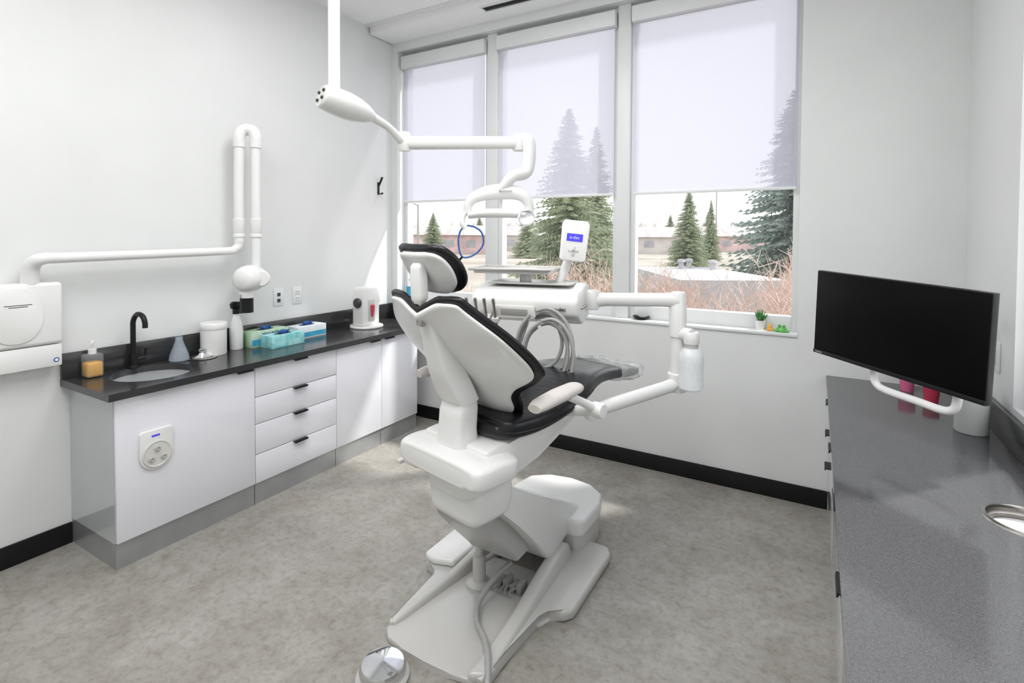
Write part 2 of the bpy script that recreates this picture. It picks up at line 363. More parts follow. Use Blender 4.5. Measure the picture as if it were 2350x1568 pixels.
# clear conical bottle
c=(-3.02,1.56,.803)
e=thing('squeeze_bottle','clear plastic conical bottle beside the faucet','bottle',c)
turn('bottle',[(.0005,0),(.046,.001),(.05,.006),(.047,.03),(.027,.085),(.017,.115),(.017,.125),(.0005,.126)],c,'jarblue',e)
turn('cap',[(.019,.112),(.019,.14),(.01,.145),(.006,.175),(.0005,.176)],c,'jar',e)
# chrome plug on ring
c=(-2.98,1.66,.803)
e=thing('sink_stopper','chrome stopper knob resting on a steel ring','stopper',c)
turn('ring',[(.075,0),(.078,.004),(.06,.006),(.055,.002),(.075,0)],c,'steel',e,cap=False)
turn('knob',[(.0005,.0),(.05,.002),(.05,.01),(.02,.02),(.012,.03),(.018,.04),(.018,.05),(.0005,.056)],c,'chrome',e)
# tub
c=(-3.01,1.745,.803)
e=thing('wipes_canister','white round plastic canister with screw lid','canister',c)
turn('canister',[(.0005,0),(.066,.001),(.068,.006),(.068,.15),(.064,.153),(.0005,.153)],c,'shell',e)
turn('lid',[(.070,.150),(.071,.152),(.071,.180),(.067,.186),(.045,.188),(.0005,.185)],c,'shell',e)
# spray bottle
c=(-3.03,1.895,.803)
e=thing('spray_bottle','white spray bottle with black trigger head','spray bottle',c)
turn('bottle',[(.0005,0),(.036,.001),(.038,.006),(.038,.11),(.034,.15),(.022,.19),(.016,.205),(.016,.22),(.0005,.221)],c,'shell',e)
bm=bmesh.new();add_prism(bm,[(-.028,.245),(.035,.25),(.042,.262),(.03,.285),(-.02,.29),(-.035,.275)],-.013,.013,'x',bev=.004,mtx=TR(c))
lathe(bm,[(.02,.215),(.02,.245),(.0005,.247)],c);add_prism(bm,[(.008,.25),(.022,.25),(.035,.215),(.03,.21)],-.006,.006,'x',bev=.002,mtx=TR(c));fin('trigger_head',bm,'blkmat',e,label='black trigger head')
# glove boxes
def gbox(b,m1,m2,label,txt=None,txt2=None):
    x0,x1,y0,y1,z1=b;z0=.803
    e=thing('glove_box',label,'glove box',((x0+x1)/2,(y0+y1)/2,z0),group='glove boxes on the countertop')
    box('carton',(x0,x1,y0,y1,z0,z0+z1),m1,e,bev=.002)
    box('label_band',(x1,x1+.0008,y0+.004,y1-.004,z0+z1*.1,z0+z1*.5),m2,e)
    prism('opening',[((x0+x1)/2+.03*math.cos(a),(y0+y1)/2+.06*math.sin(a)) for a in [k*math.pi/8 for k in range(16)]],z0+z1,z0+z1+.001,'dgrey',e,axis='z')
    bm=bmesh.new();cx,cy,cz=(x0+x1)/2,(y0+y1)/2,z0+z1
    for k in range(6):
        a=k*1.1;sweep(bm,[(cx,cy-.03+.012*k,cz-.01),(cx+.01*math.cos(a),cy-.03+.012*k,cz+.014),(cx+.02*math.cos(a),cy-.03+.014*k+.01*math.sin(a),cz+.012)],.008,n=8,smooth=3)
    fin('glove',bm,'blue',e,label='blue nitrile glove pulled from the slot')
    if txt:text('lettering',txt,.024,(x1+.0012,(y0+y1)/2,z0+z1*.78),(0,1,0),(0,0,1),'navy',e)
    if txt2:text('lettering',txt2,.03,(x1+.0016,(y0+y1)/2,z0+z1*.32),(0,1,0),(0,0,1),'card' if m2!='card' else 'navy',e)
gbox((-3.08,-2.965,1.95,2.21,.095),'green','cyan','green and blue printed glove box','MEDI-PLEX','Ultrafresco')
gbox((-2.955,-2.835,2.0,2.23,.075),'teal','teal','teal patterned glove box')
gbox((-3.07,-2.95,2.27,2.50,.080),'card','cyan','white and pale blue glove box')
# dental mixer device
c=(-2.93,2.86,.803)
e=thing('mixing_machine','white countertop mixing machine with round base','dental device',c)
turn('base',[(.0005,0),(.12,.001),(.124,.008),(.12,.016),(.0005,.018)],c,'shell',e,n=48)
prism('housing',[(-.085,.016),(.085,.016),(.082,.22),(.07,.29),(.055,.305),(-.055,.305),(-.07,.29),(-.082,.22)],-.06,.05,'shell',e,axis='x',bev=.012,mtx=TR(c))
for s in (-1,1):
    bm=bmesh.new();lathe(bm,[(.0005,0),(.035,0),(.037,.012),(.03,.022),(.0005,.024)],(c[0],c[1]+s*.083,c[2]+.19),mtx=RX(-s*math.pi/2))
    fin('side_knob',bm,'dgrey',e,label='dark grey round side knob')
turn('red_tip',[(.0005,-.05),(.006,-.045),(.012,-.01),(.016,.02),(.016,.04),(.0005,.045)],(c[0]+.062,c[1],c[2]+.13),'red',e,label='translucent red nozzle')
box('front_slot',(c[0]+.05,c[0]+.056,c[1]-.03,c[1]+.03,c[2]+.05,c[2]+.21),'greyp',e,bev=.002)
# socket plate on cabinet
e=thing('vacuum_outlet_plate','white rounded outlet plate with three round ports','outlet plate',(FX,1.262,.49))
pts=[(1.335,.58),(1.325,.59),(1.20,.59),(1.19,.58)]+[(1.262-.073*math.cos(a),.475-.073*math.sin(a)) for a in [k*math.pi/12 for k in range(13)]]
prism('plate',pts,FX,FX+.012,'shell',e,axis='x',bev=.004)
turn('socket_ring',[(.0005,0),(.06,0),(.062,.004),(.058,.006),(.055,.003),(.0005,.003)],(FX+.012,1.262,.475),'shell2',e,mtx=RY(math.pi/2))
for dy,dz in ((0,.026),(-.026,-.018),(.026,-.018)):
    turn('port',[(.0005,0),(.012,0),(.013,.006),(.008,.009),(.007,.004),(.0005,.004)],(FX+.016,1.262+dy,.475+dz),'greyp',e,mtx=RY(math.pi/2),n=20)
box('indicator',(FX+.012,FX+.0135,1.24,1.275,.558,.566),'bluescr',e)
# ================================================================ wall items, left wall
for nm,y,lab in (('wall_outlet',2.24,'white wall plate with two dark data jacks'),('wall_outlet',2.385,'white wall plate with power sockets')):
    e=thing(nm,lab,'wall outlet',(XL,y,1.08),group='wall plates over the counter')
    box('cover_plate',(XL,XL+.006,y-.037,y+.037,1.02,1.14),'trim',e,bev=.003)
    if y<2.3:
        for z in (1.085,1.045): box('jack',(XL+.006,XL+.008,y-.012,y+.012,z,z+.023),'dgrey',e)
    else:
        for z in (1.085,1.04):
            s=box('socket',(XL+.006,XL+.009,y-.018,y+.018,z,z+.035),'shell',e,bev=.002)
            for a in (-.009,.006): box('socket_slot',(XL+.009,XL+.0095,y+a,y+a+.003,z+.012,z+.024),'dgrey',s)
e=thing('coat_hook','black metal coat hook on the white wall','coat hook',(XL-.01,3.18,1.88))
x=XL-.012
bm=bmesh.new();add_box(bm,x,x+.006,3.17,3.19,1.83,1.93,bev=.002);sweep(bm,[(x+.004,3.18,1.90),(x+.03,3.18,1.94),(x+.045,3.18,1.97)],.009,smooth=3,sx=1.3,sy=.5);sweep(bm,[(x+.004,3.18,1.84),(x+.04,3.18,1.832),(x+.045,3.18,1.845)],.008,smooth=3,sx=1.3,sy=.5);fin('hook',bm,'blkmat',e)
# x-ray
e=thing('dental_xray_unit','white wall-mounted dental x-ray with folding arm','x-ray machine',(XL,.9,1.1))
box('control_box',(XL+.001,XL+.085,.70,1.055,.99,1.275),'shell',e,bev=.018,seg=4)
box('lower_box',(XL+.001,XL+.078,.66,1.05,.885,.988),'shell',e,bev=.008)
bm=bmesh.new();el=lambda s:[(.885+.095*s*sgn(math.cos(a))*abs(math.cos(a))**.8,1.135+.125*s*math.sin(a)) for a in [k*math.pi/16 for k in range(32)]]
add_prism(bm,el(1),XL+.085,XL+.091,'x',bev=.003);fin('oval_cover',bm,'shell',e,label='raised oval cover')
turn('emblem',[(.0005,0),(.011,0),(.011,.001),(.0005,.0012)],(XL+.078,1.027,.915),'navy',e,mtx=RY(math.pi/2),n=20)
turn('emblem_centre',[(.0005,0),(.007,0),(.007,.0006),(.0005,.0008)],(XL+.0792,1.027,.915),'card',e,mtx=RY(math.pi/2),n=20)
boxes('print_line',[(XL+.091,XL+.0916,.845,.94,1.18,1.183),(XL+.091,XL+.0916,.86,.925,1.172,1.175)],'dgrey',e)
X1=-3.0
tube('wall_arm',[(XL+.05,.945,1.27),(XL+.06,.945,1.33),(X1-.03,.95,1.365),(X1,.975,1.385),(X1,1.05,1.387),(X1,1.4,1.392),(X1,1.82,1.40),(X1,1.87,1.41),(X1,1.895,1.43),(X1,1.90,1.47)],[.034,.034,.031,.026,.024,.023,.023,.023,.026,.028],'shell',e,n=20)
tube('rear_arm',[(X1,1.90,1.45),(X1,1.90,1.8),(X1,1.905,2.06)],.029,'shell',e,n=20,smooth=3)
tube('elbow_cap',[(X1,1.905,2.02),(X1,1.905,2.09),(X1+.01,1.93,2.125),(X1+.04,1.96,2.125),(X1+.06,1.97,2.09),(X1+.06,1.97,2.02)],.035,'shell',e,n=20)
tube('front_arm',[(X1+.06,1.97,2.05),(X1+.062,1.968,1.8),(X1+.065,1.965,1.30)],.028,'shell',e,n=20,smooth=3)
for (x,y) in ((X1,1.90),(X1+.065,1.966)):
    turn('sleeve',[(.030,1.48),(.034,1.483),(.034,1.50),(.0325,1.503),(.034,1.506),(.034,1.59),(.030,1.593)],(x,y,0),'shell',e,n=24)
bm=bmesh.new();lathe(bm,[(.0005,-.10),(.045,-.096),(.070,-.075),(.080,-.03),(.080,.03),(.070,.075),(.045,.096),(.0005,.10)],(X1+.06,1.93,1.235),n=32,mtx=RZ(.5)@RY(.25)@RX(math.pi/2))
lathe(bm,[(.042,1.12),(.048,1.16),(.045,1.2)],(X1+.06,1.91,0));fin('tube_head',bm,'shell',e)
turn('head_disc',[(.0005,0),(.046,0),(.049,.006),(.042,.014),(.0005,.016)],(X1+.13,1.955,1.235),'shell',e,mtx=RZ(-.6)@RY(math.pi/2))
turn('cone',[(.0005,1.145),(.040,1.14),(.037,1.12),(.037,1.032),(.0005,1.03)],(X1+.06,1.905,0),'black',e,label='black beam cone')
# ================================================================ RIGHT COUNTER
ZR=.74
WCX=.506
bm=bmesh.new();slab_hole(bm,.058,XR,.2,YW,ZR-.03,ZR,WCX,1.885,.092)
ct=fin('countertop',bm,'quartz_refl',angle=30);tag(ct,'grey quartz countertop, colour lightened for reflection, with round waste hole','countertop')
boxes('backsplash',[(XR-.02,XR-.001,.2,YW-.001,ZR,ZR+.115)],'quartzd',ct,bev=.002)
e=thing('waste_chute_ring','round stainless steel waste chute rim in the counter','waste chute',(WCX,1.885,ZR))
turn('rim',[(.102,0),(.100,.004),(.091,.006),(.087,.001),(.087,-.02),(.091,-.02),(.092,-.002),(.102,0)],(WCX,1.885,ZR),'steel',e,n=48,cap=False)
turn('liner',[(.0005,-.14),(.090,-.14),(.090,-.02),(.086,-.02),(.086,-.135),(.0005,-.135)],(WCX,1.885,ZR),'sinks',e)
RFX=.075
def rhandle(y,z,par,w=.09):
    return prism('handle',[(RFX,z),(RFX-.022,z),(RFX-.024,z-.010),(RFX-.020,z-.010),(RFX-.018,z-.004),(RFX,z-.004)],y-w/2,y+w/2,'blkmat',par,axis='y',label='black metal edge pull')
for (y0,y1,fr,lab) in ((2.42,3.335,[('drawer',.56,.71,2.93),('drawer',.40,.56,2.93),('drawer',.118,.40,2.93)],'white gloss cabinet with three drawers'),
                 (1.56,2.42,[('door',.118,.71,2.3)],'white gloss cabinet with single door'),
                 (.25,1.56,[('drawer',.54,.71,1.40),('drawer',.32,.54,1.25),('drawer',.118,.32,1.25)],'wide white gloss cabinet with three drawers')):
    e=thing('base_cabinet',lab,'cabinet',(.35,(y0+y1)/2,0),group='base cabinets under the grey counter')
    box('body',(RFX+.02,XR-.002,y0+.001,y1-.001,.115,ZR-.031),'gloss',e)
    box('toe_kick',(RFX+.012,XR-.002,y0+.002,y1-.002,0,.114),'steelk',e,label='brushed grey metal toe kick')
    for nm,z0,z1,hy in fr:
        f=box(nm,(RFX,RFX+.019,y0+.002,y1-.002,z0+.002,z1-.002),'endp',e,bev=.0015);rhandle(hy,z1-.002,f)
# monitor
e=thing('computer_monitor','black widescreen monitor with white tube handle on wall arm','monitor',(.239,2.38,1.165),rot=(0,math.radians(2.3),math.radians(-45.8)))
box('housing',(-.335,.335,-.005,.022,-.178,.178),'blkmat',e,local=True,bev=.003)
box('screen',(-.332,.332,-.0075,-.005,-.160,.175),'screen',e,local=True,bev=.001)
box('bezel',(-.334,.334,-.009,-.005,-.177,-.161),'blkmat',e,local=True,bev=.001)
text('lettering','Lenovo',.011,(-.305,-.0095,-.169),(1,0,0),(0,0,1),'greyp',e,local=True)
box('back_cover',(-.13,.13,.022,.05,-.10,.10),'dgrey',e,local=True,bev=.01)
tube('tube_handle',[(-.08,.035,-.12),(-.08,.035,-.20),(-.07,.035,-.235),(-.03,.035,-.25),(.10,.035,-.25),(.18,.035,-.25),(.215,.035,-.235),(.225,.035,-.20),(.225,.035,-.12)],.014,'shell',e,local=True,n=16,label='white bent tube handle')
tube('wall_bracket',[(0,.05,0),(-.02,.2,0),(-.03,.5,0)],.02,'dgrey',e,local=True,smooth=4)
# cups & canister
c=(.535,2.66,ZR)
e=thing('canister','white cylindrical plastic container on the grey counter','container',c)
turn('container',[(.0005,0),(.052,.001),(.054,.005),(.054,.16),(.05,.162),(.0005,.162)],c,'shell',e,n=40)
c=(.40,3.22,ZR)
e=thing('paper_cup_stack','stack of pink ribbed paper cups','paper cups',c)
n_=4
turn('cup_stack',[(.0005,0),(.026,0)]+[v for k in range(n_) for v in ((.033,.06+k*.012),(.036,.062+k*.012),(.036,.066+k*.012),(.033,.068+k*.012))]+[(.031,.064+.012*(n_-1)),(.0005,.05+.012*(n_-1))],c,'pink',e)
c=(.47,3.05,ZR)
e=thing('plastic_tumbler','small dark red plastic tumbler on the counter','cup',c)
turn('tumbler',[(.0005,0),(.026,0),(.033,.07),(.031,.07),(.024,.004),(.0005,.004)],c,'red',e)
e=thing('light_switch','white wall switch plate beside the monitor','light switch',(XR,2.76,1.03))
box('cover_plate',(XR-.008,XR,2.72,2.80,.97,1.09),'trim',e,bev=.003)
box('rocker',(XR-.014,XR-.008,2.745,2.775,1.0,1.06),'trim',e,bev=.002)
# ================================================================ SILL ITEMS
zs_=.952
c=(-.28,3.395,zs_)
e=thing('potted_succulent','tiny succulent in a white pot on the sill','potted plant',c)
turn('pot',[(.0005,0),(.022,0),(.028,.055),(.025,.055),(.022,.046),(.0005,.046)],c,'shell',e)
bm=bmesh.new()
for k in range(16):
    a=k*2.4;rr=.014+.03*(k%3)/2;h=.075-.025*(k%3)/2
    p=Vector(c)+Vector((0,0,.044));sweep(bm,[p,p+Vector((math.cos(a)*rr*.6,math.sin(a)*rr*.6,h*.5)),p+Vector((math.cos(a)*rr,math.sin(a)*rr,h))],[.005,.006,.0008],n=6,smooth=3)
fin('leaves',bm,'leaf',e)
c=(-.225,3.375,zs_)
e=thing('toy_bear','small translucent orange toy bear on the sill','toy',c)
bm=bmesh.new();lathe(bm,[(.0005,0),(.013,.002),(.016,.012),(.012,.022),(.0005,.026)],c,n=16);lathe(bm,[(.0005,.02),(.010,.024),(.011,.031),(.007,.039),(.0005,.041)],c,n=16)
for s in (-1,1):
    lathe(bm,[(.0005,-.004),(.004,-.002),(.004,.002),(.0005,.004)],(c[0]+s*.009,c[1],c[2]+.039),n=8);lathe(bm,[(.0005,-.006),(.006,-.002),(.006,.003),(.0005,.006)],(c[0]+s*.014,c[1]-.008,c[2]+.008),n=8)
fin('figure',bm,'orange',e)
c=(-.165,3.375,zs_)
e=thing('toy_frog','small green and yellow toy frog on the sill','toy',c)
bm=bmesh.new();lathe(bm,[(.0005,0),(.026,.002),(.03,.012),(.022,.026),(.0005,.032)],c,n=18)
for s in (-1,1):
    lathe(bm,[(.0005,-.008),(.008,-.003),(.008,.003),(.0005,.008)],(c[0]+s*.012,c[1]-.006,c[2]+.036),n=10);lathe(bm,[(.0005,-.008),(.012,-.005),(.012,.003),(.0005,.008)],(c[0]+s*.027,c[1]-.01,c[2]+.009),n=10)
fin('figure',bm,'frog',e)
c=(-.99,3.40,zs_)
e=thing('trinket_dish','small round black dish on the sill','dish',c)
turn('dish',[(.0005,0),(.03,0),(.052,.014),(.055,.022),(.05,.022),(.028,.008),(.0005,.008)],c,'blkmat',e)
c=(-2.97,3.40,zs_)
e=thing('sanitizer_bottle','clear blue-labelled sanitizer pump bottle on the sill','bottle',c)
turn('bottle',[(.0005,0),(.032,.001),(.034,.006),(.034,.13),(.014,.155),(.014,.165),(.0005,.166)],c,'jar',e)
turn('paper_label',[(.0348,.03),(.0352,.03),(.0352,.11),(.0348,.11),(.0348,.03)],c,'cyan',e,cap=False)
turn('pump',[(.016,.16),(.016,.18),(.005,.182),(.005,.2),(.012,.202),(.012,.21),(.0005,.212)],c,'shell',e)
# ================================================================ DENTAL CHAIR
O=(-1.15,1.40,0);RA=math.radians(-13)
ch=thing('dental_chair','black vinyl dental chair with white moulded shell, backrest upright','dental chair',O,RA)
# coordinates below are in metres in the chair's own frame (x right, y towards the toes)
bk=[(-.045,1.300,.10),(-.04,1.287,.175),(-.02,1.255,.212),(.03,1.17,.285),(.09,1.09,.325),(.15,1.02,.338),(.185,.98,.325),(.215,.945,.245),(.24,.915,.19),(.28,.86,.17),(.30,.83,.15),(.305,.82,.12)]
sk=[(-.036,1.283,.10),(-.032,1.272,.170),(-.014,1.245,.200),(.03,1.168,.270),(.09,1.088,.309),(.145,1.025,.320),(.179,.988,.297),(.209,.953,.212),(.237,.915,.168),(.275,.865,.15),(.295,.84,.12)]
def dipf(p):
    if p.z>1.18:
        k=min(1,(p.z-1.18)/.08);p.z-=.045*k*math.exp(-(p.x/.065)**2)
    return p
nb=len(bk)
b=pad('backrest',[(y,z,w,.010 if 0<i<len(sk)-1 else .002) for i,(y,z,w) in enumerate(sk)],'shell',ch,curv=.06,off=-.006,dip=dipf,label='white moulded backrest shell')
pad('cushion',[(y,z,w+.003,.013 if 0<i<nb-1 else .005) for i,(y,z,w) in enumerate(bk)],'vinyl',b,curv=.06,off=.011,dip=dipf,ex=.5,label='black vinyl back cushion')
# spine: loft of rounded rectangles
def rr(cx,cy,cz,hw,hy,tilt=0,n=28,ex=.4):
    out=[]
    for k in range(n):
        a=2*math.pi*k/n;u=sgn(math.cos(a))*abs(math.cos(a))**ex*hw;v=sgn(math.sin(a))*abs(math.sin(a))**ex*hy
        out.append(Vector((cx+u,cy+v*math.cos(tilt),cz+v*math.sin(tilt))))
    return out
def lp(name,secs,mat,parent,k=4,label=None,ex=.4):
    V=[];secs=[list(s)+[0]*(6-len(s)) for s in secs]
    for i in range(len(secs)-1):
        for j in range(k):
            t=j/k
            V.append([a+(b-a)*t for a,b in zip(secs[i],secs[i+1])])
    V.append(secs[-1]);bm=bmesh.new();loft(bm,[rr(*v[:5],tilt=v[5],ex=ex) for v in V]);return fin(name,bm,mat,parent,True,angle=50,label=label)
lp('spine',[(0,.0,1.225,.028,.016,.5),(0,.004,1.215,.036,.022,.5),(0,.04,1.14,.044,.036,.5),(0,.085,1.03,.054,.048,.4),(0,.13,.94,.062,.05,.3),(0,.155,.90,.064,.045,.2)],'shell',ch,label='white curved backrest spine')
lp('spine_link',[(0,.15,.905,.058,.045,.2),(0,.145,.87,.064,.05,.1),(0,.14,.80,.064,.05,0),(0,.14,.74,.070,.055,0),(0,.15,.69,.08,.06,0)],'shell',ch)
# headrest
hd=[(-.062,1.458,.06),(-.055,1.449,.105),(-.03,1.421,.138),(.0,1.382,.15),(.03,1.34,.142),(.05,1.308,.112),(.06,1.295,.07)]
hs=[(-.052,1.444,.06),(-.045,1.434,.092),(-.025,1.413,.116),(.0,1.378,.126),(.026,1.338,.118),(.042,1.313,.09),(.05,1.302,.06)]
h=pad('headrest',[(y,z,w,.011 if 0<i<6 else .003) for i,(y,z,w) in enumerate(hs)],'shell',ch,curv=.02,off=-.004,wm=.15,label='white headrest shell')
pad('cushion',[(y,z,w,.015 if 0<i<6 else .006) for i,(y,z,w) in enumerate(hd)],'vinyl',h,curv=.022,off=.013,wm=.15,label='black vinyl headrest cushion')
lp('headrest_bracket',[(0,-.038,1.41,.018,.010,.5),(0,-.038,1.40,.026,.018,.5),(0,-.033,1.35,.028,.022,.3),(0,-.03,1.285,.028,.02,.2),(0,-.028,1.27,.02,.014,.2)],'shell',ch)
box('headrest_bar',(-.016,.016,-.032,-.018,1.19,1.30),'steel',ch,local=True,bev=.002,label='flat steel headrest bar')
# seat
seat=[(.20,.81,.13,.01),(.21,.805,.17,.035),(.25,.802,.20,.045),(.36,.803,.222,.046),(.5,.82,.228,.045),(.66,.85,.215,.042),(.76,.87,.19,.038),(.86,.872,.17,.034),(1.0,.858,.155,.032),(1.12,.84,.15,.03),(1.19,.832,.14,.024),(1.22,.828,.10,.008)]
s=pad('seat',seat,'vinyl',ch,curv=.012,wm=.22,ex=.5,label='black vinyl seat and leg rest cushion')
for sd in (1,-1): tube('piping',[(sd*w*.99,y,z) for (y,z,w,t) in seat[1:-1]],.004,'vinyl',s,local=True,n=8)
rj=random.Random(4)
def jit(p): return p+Vector((rj.gauss(0,.003),rj.gauss(0,.003),rj.gauss(0,.004)))
pad('toe_cover',[(1.0,.86,.10,.02),(1.02,.858,.162,.040),(1.12,.842,.16,.040),(1.21,.832,.15,.037),(1.26,.826,.13,.016)],'film',ch,curv=.01,ex=.5,dip=jit,label='crinkled clear plastic toe cover')
prism('seat_pan',[(.12,.76),(.60,.79),(.74,.83),(.72,.80),(.58,.735),(.40,.665),(.22,.62),(.12,.62)],-.17,.17,'shell',ch,bev=.02,local=True,label='white underside pan')
for sd in (1,-1):
    a=tube('armrest',[(sd*.315,.20,.925),(sd*.31,.24,.93),(sd*.30,.35,.935),(sd*.285,.46,.935),(sd*.275,.50,.93)],[.024,.034,.038,.034,.022],'armp',ch,local=True,sy=.62,sx=1.05,n=20,label='beige padded armrest')
    bm=bmesh.new();sweep(bm,[(sd*.29,.42,.915),(sd*.30,.50,.875),(sd*.31,.56,.84)],[.020,.020,.024],smooth=4,sy=.8);sweep(bm,[(sd*.17,.56,.80),(sd*.25,.56,.82),(sd*.31,.56,.835)],.022,smooth=3)
    lathe(bm,[(.0005,-.022),(.027,-.022),(.03,-.015),(.03,.018),(.026,.026),(.0005,.028)],(sd*.325,.56,.838),mtx=RY(sd*math.pi/2),n=24);fin('support',bm,'shell',a,True)
# rear yoke
yk=pad('rear_yoke',[(.03,.695,.16,.02),(.035,.695,.205,.040),(.07,.695,.225,.050),(.14,.695,.228,.052),(.22,.69,.222,.046),(.26,.685,.18,.03)],'shell',ch,ex=.42,n=44)
lp('yoke_neck',[(.01,.17,.66,.14,.09),(.01,.17,.60,.135,.09),(.0,.16,.585,.12,.08)],'shell',ch)
text('lettering','a-dec',.016,(.17,.0265,.672),(1,0,0),(0,0,1),'greyp',yk,local=True)
boxes('release_lever',[(-.28,-.19,.10,.115,.60,.612),(-.30,-.275,.08,.16,.598,.614)],'shell2',ch,local=True,bev=.004)
# base parts: their own frame is parallel to the room
def baserot(o):
    o.rotation_euler=(0,0,-RA);return o
tray_=[(-.225,.04),(-.19,.008),(-.10,-.008),(.0,-.012),(.10,-.008),(.18,.005),(.225,.03),(.225,.62),(-.225,.62)]
bs_=baserot(prism('base_plate',tray_,0,.022,'greyp',ch,axis='z',bev=.006,local=True,label='grey moulded floor base plate'))
prism('base_side',[(.12,.62),(.165,.35),(.175,.10),(.165,.0),(.225,.025),(.240,.06),(.240,.36),(.262,.41),(.33,.42),(.358,.46),(.358,.88),(.33,.925),(.12,.93)],0,.045,'greyp',bs_,axis='z',bev=.016,seg=4,local=True)
prism('base_side',[(-.10,.62),(-.175,.35),(-.205,.12),(-.215,.05),(-.235,.06),(-.240,.36),(-.262,.39),(-.33,.40),(-.352,.44),(-.352,.84),(-.33,.90),(-.10,.93)],0,.040,'greyp',bs_,axis='z',bev=.012,seg=4,local=True)
def rim(pts,mat='greyp'):
    bm=bmesh.new()
    R_=[]
    for x,y,w,h in [p for p in pts]:
        R_.append([Vector((x+w*sgn(math.cos(a))*abs(math.cos(a))**.5,y,max(0.004,h*math.sin(a)**.6 if math.sin(a)>0 else .004))) for a in [2*math.pi*k/24 for k in range(24)]])
    loft(bm,R_);return fin('side_rail',bm,mat,bs_,True,angle=50)
rim([(.205,.015,.02,.03),(.205,.04,.032,.050),(.203,.18,.034,.060),(.198,.32,.034,.074),(.190,.46,.036,.094),(.182,.60,.038,.108),(.175,.74,.038,.112),(.172,.78,.03,.09)])
rim([(-.218,.06,.012,.035),(-.212,.10,.020,.045),(-.195,.24,.022,.050),(-.175,.38,.024,.058),(-.160,.50,.026,.078),(-.15,.66,.03,.10)])
prism('side_step',[(-.355,.42),(-.30,.40),(-.20,.43),(-.19,.70),(-.33,.74),(-.355,.72)],.038,.072,'shell',bs_,axis='z',bev=.014,local=True,label='white raised foot pad')
# front pedestal cap
cap=[(-.19,.80),(.215,.80),(.245,.83),(.25,1.02),(.225,1.12),(.14,1.19),(.02,1.21),(-.10,1.19),(-.19,1.12),(-.215,1.0),(-.215,.83)]
bm=bmesh.new();add_prism(bm,cap,.105,.185,'z',bev=.036,seg=5);pc=baserot(fin('front_pedestal',bm,'shell',ch,True))
prism('pedestal_base',[(x*.97,.985+(y-.985)*.97) for x,y in cap],.0,.115,'greyp',pc,axis='z',bev=.008,local=True)
# lift arm (profile y,z)
lift=baserot(prism('lift_arm',[(.16,.575),(.26,.56),(.60,.375),(.95,.19),(.975,.13),(.64,.085),(.60,.105),(.36,.36),(.20,.50),(.16,.53)],-.125,.175,'shell',ch,bev=.018,local=True,label='white sloping lift arm cover'))
bm=bmesh.new()
secs=[(.14,.505,.100,.18),(.165,.44,.104,.20),(.27,.33,.112,.24),(.385,.215,.118,.24),(.41,.185,.116,.20)]
loft(bm,[[Vector((.012+w*c,y+dy*u,z)) for c,u in ((-1,.10),(-.97,.04),(-.88,0),(.92,0),(1,.05),(1,.8),(-1,.8))] for y,z,w,dy in secs])
fin('underside',bm,'shroud',lift,True,label='grey tapered underside shroud')
lp('upper_block',[(.01,.20,.615,.135,.10),(.01,.20,.56,.138,.105),(.01,.195,.50,.132,.10),(.01,.195,.485,.12,.09)],'shell',ch,ex=.35)
# hydraulic cylinder & cluster
bm=bmesh.new();lathe(bm,[(.0005,.022),(.055,.022),(.055,.034),(.04,.04),(.028,.045),(.028,.15),(.018,.155),(.018,.24),(.0005,.24)],(-.06,.42,0),n=24)
baserot(fin('hydraulic_cylinder',bm,'greyp',ch,True))
bm=bmesh.new()
for k in range(4):
    add_box(bm,.01+.032*k,.034+.032*k,.44,.50,.022,.05+.014*(k%2),bev=.004)
    sweep(bm,[(.02+.03*k,.45,.05),(.03+.02*k,.42,.052-.01*(k%2)),(.01+.03*k,.41,.028)],.004,n=6,smooth=4)
baserot(fin('valve_cluster',bm,'shade_g',ch,True))
baserot(tube('supply_hose',[(.06,.48,.12),(.035,.40,.10),(.02,.30,.05),(.07,.21,.045),(.15,.14,.058),(.215,.06,.064),(.262,-.03,.02),(.275,-.15,.013),(.28,-.4,.013)],.011,'hose',ch,local=True,label='light grey rubber hose'))
# ================================================================ foot control
c=(-1.245,1.285,0)
e=thing('foot_control','round polished chrome foot control on the floor','foot pedal',c)
turn('base',[(.0005,0),(.088,0),(.09,.012),(.082,.02),(.0005,.02)],c,'greyp',e,n=48)
turn('chrome_disc',[(.0005,.02),(.075,.02),(.078,.035),(.07,.052),(.012,.062),(.0005,.062)],c,'chrome',e,n=48)
# ================================================================ DELIVERY UNIT
e=thing('dental_delivery_unit','white dental delivery unit with hoses on jointed arm','dental delivery unit',(-.56,2.56,.78))
PX,PY=-.565,2.545
bm=bmesh.new();sweep(bm,[(-.80,2.02,.765),(-.77,2.12,.77),(-.60,2.47,.79),(PX,PY,.80)],[.034,.030,.030,.036],smooth=4,n=18)
lathe(bm,[(.0005,.76),(.04,.76),(.044,.77),(.044,.845),(.038,.85),(.0005,.85)],(PX,PY,0),n=24);fin('lower_arm',bm,'shell',e)
bm=bmesh.new();lathe(bm,[(.0005,.845),(.033,.845),(.033,1.02),(.040,1.025),(.041,1.165),(.036,1.175),(.036,1.225),(.03,1.235),(.0005,1.236)],(PX,PY,0),n=28);fin('post',bm,'shell',e)
bm=bmesh.new();sweep(bm,[(PX,PY,1.195),(-.63,2.52,1.195),(-.88,2.435,1.19),(-.945,2.41,1.185)],[.038,.030,.030,.040],smooth=5,n=18,sy=1.1)
lathe(bm,[(.0005,1.14),(.038,1.14),(.042,1.15),(.042,1.225),(.036,1.235),(.0005,1.236)],(-.95,2.405,0),n=24);fin('upper_arm',bm,'shell',e)
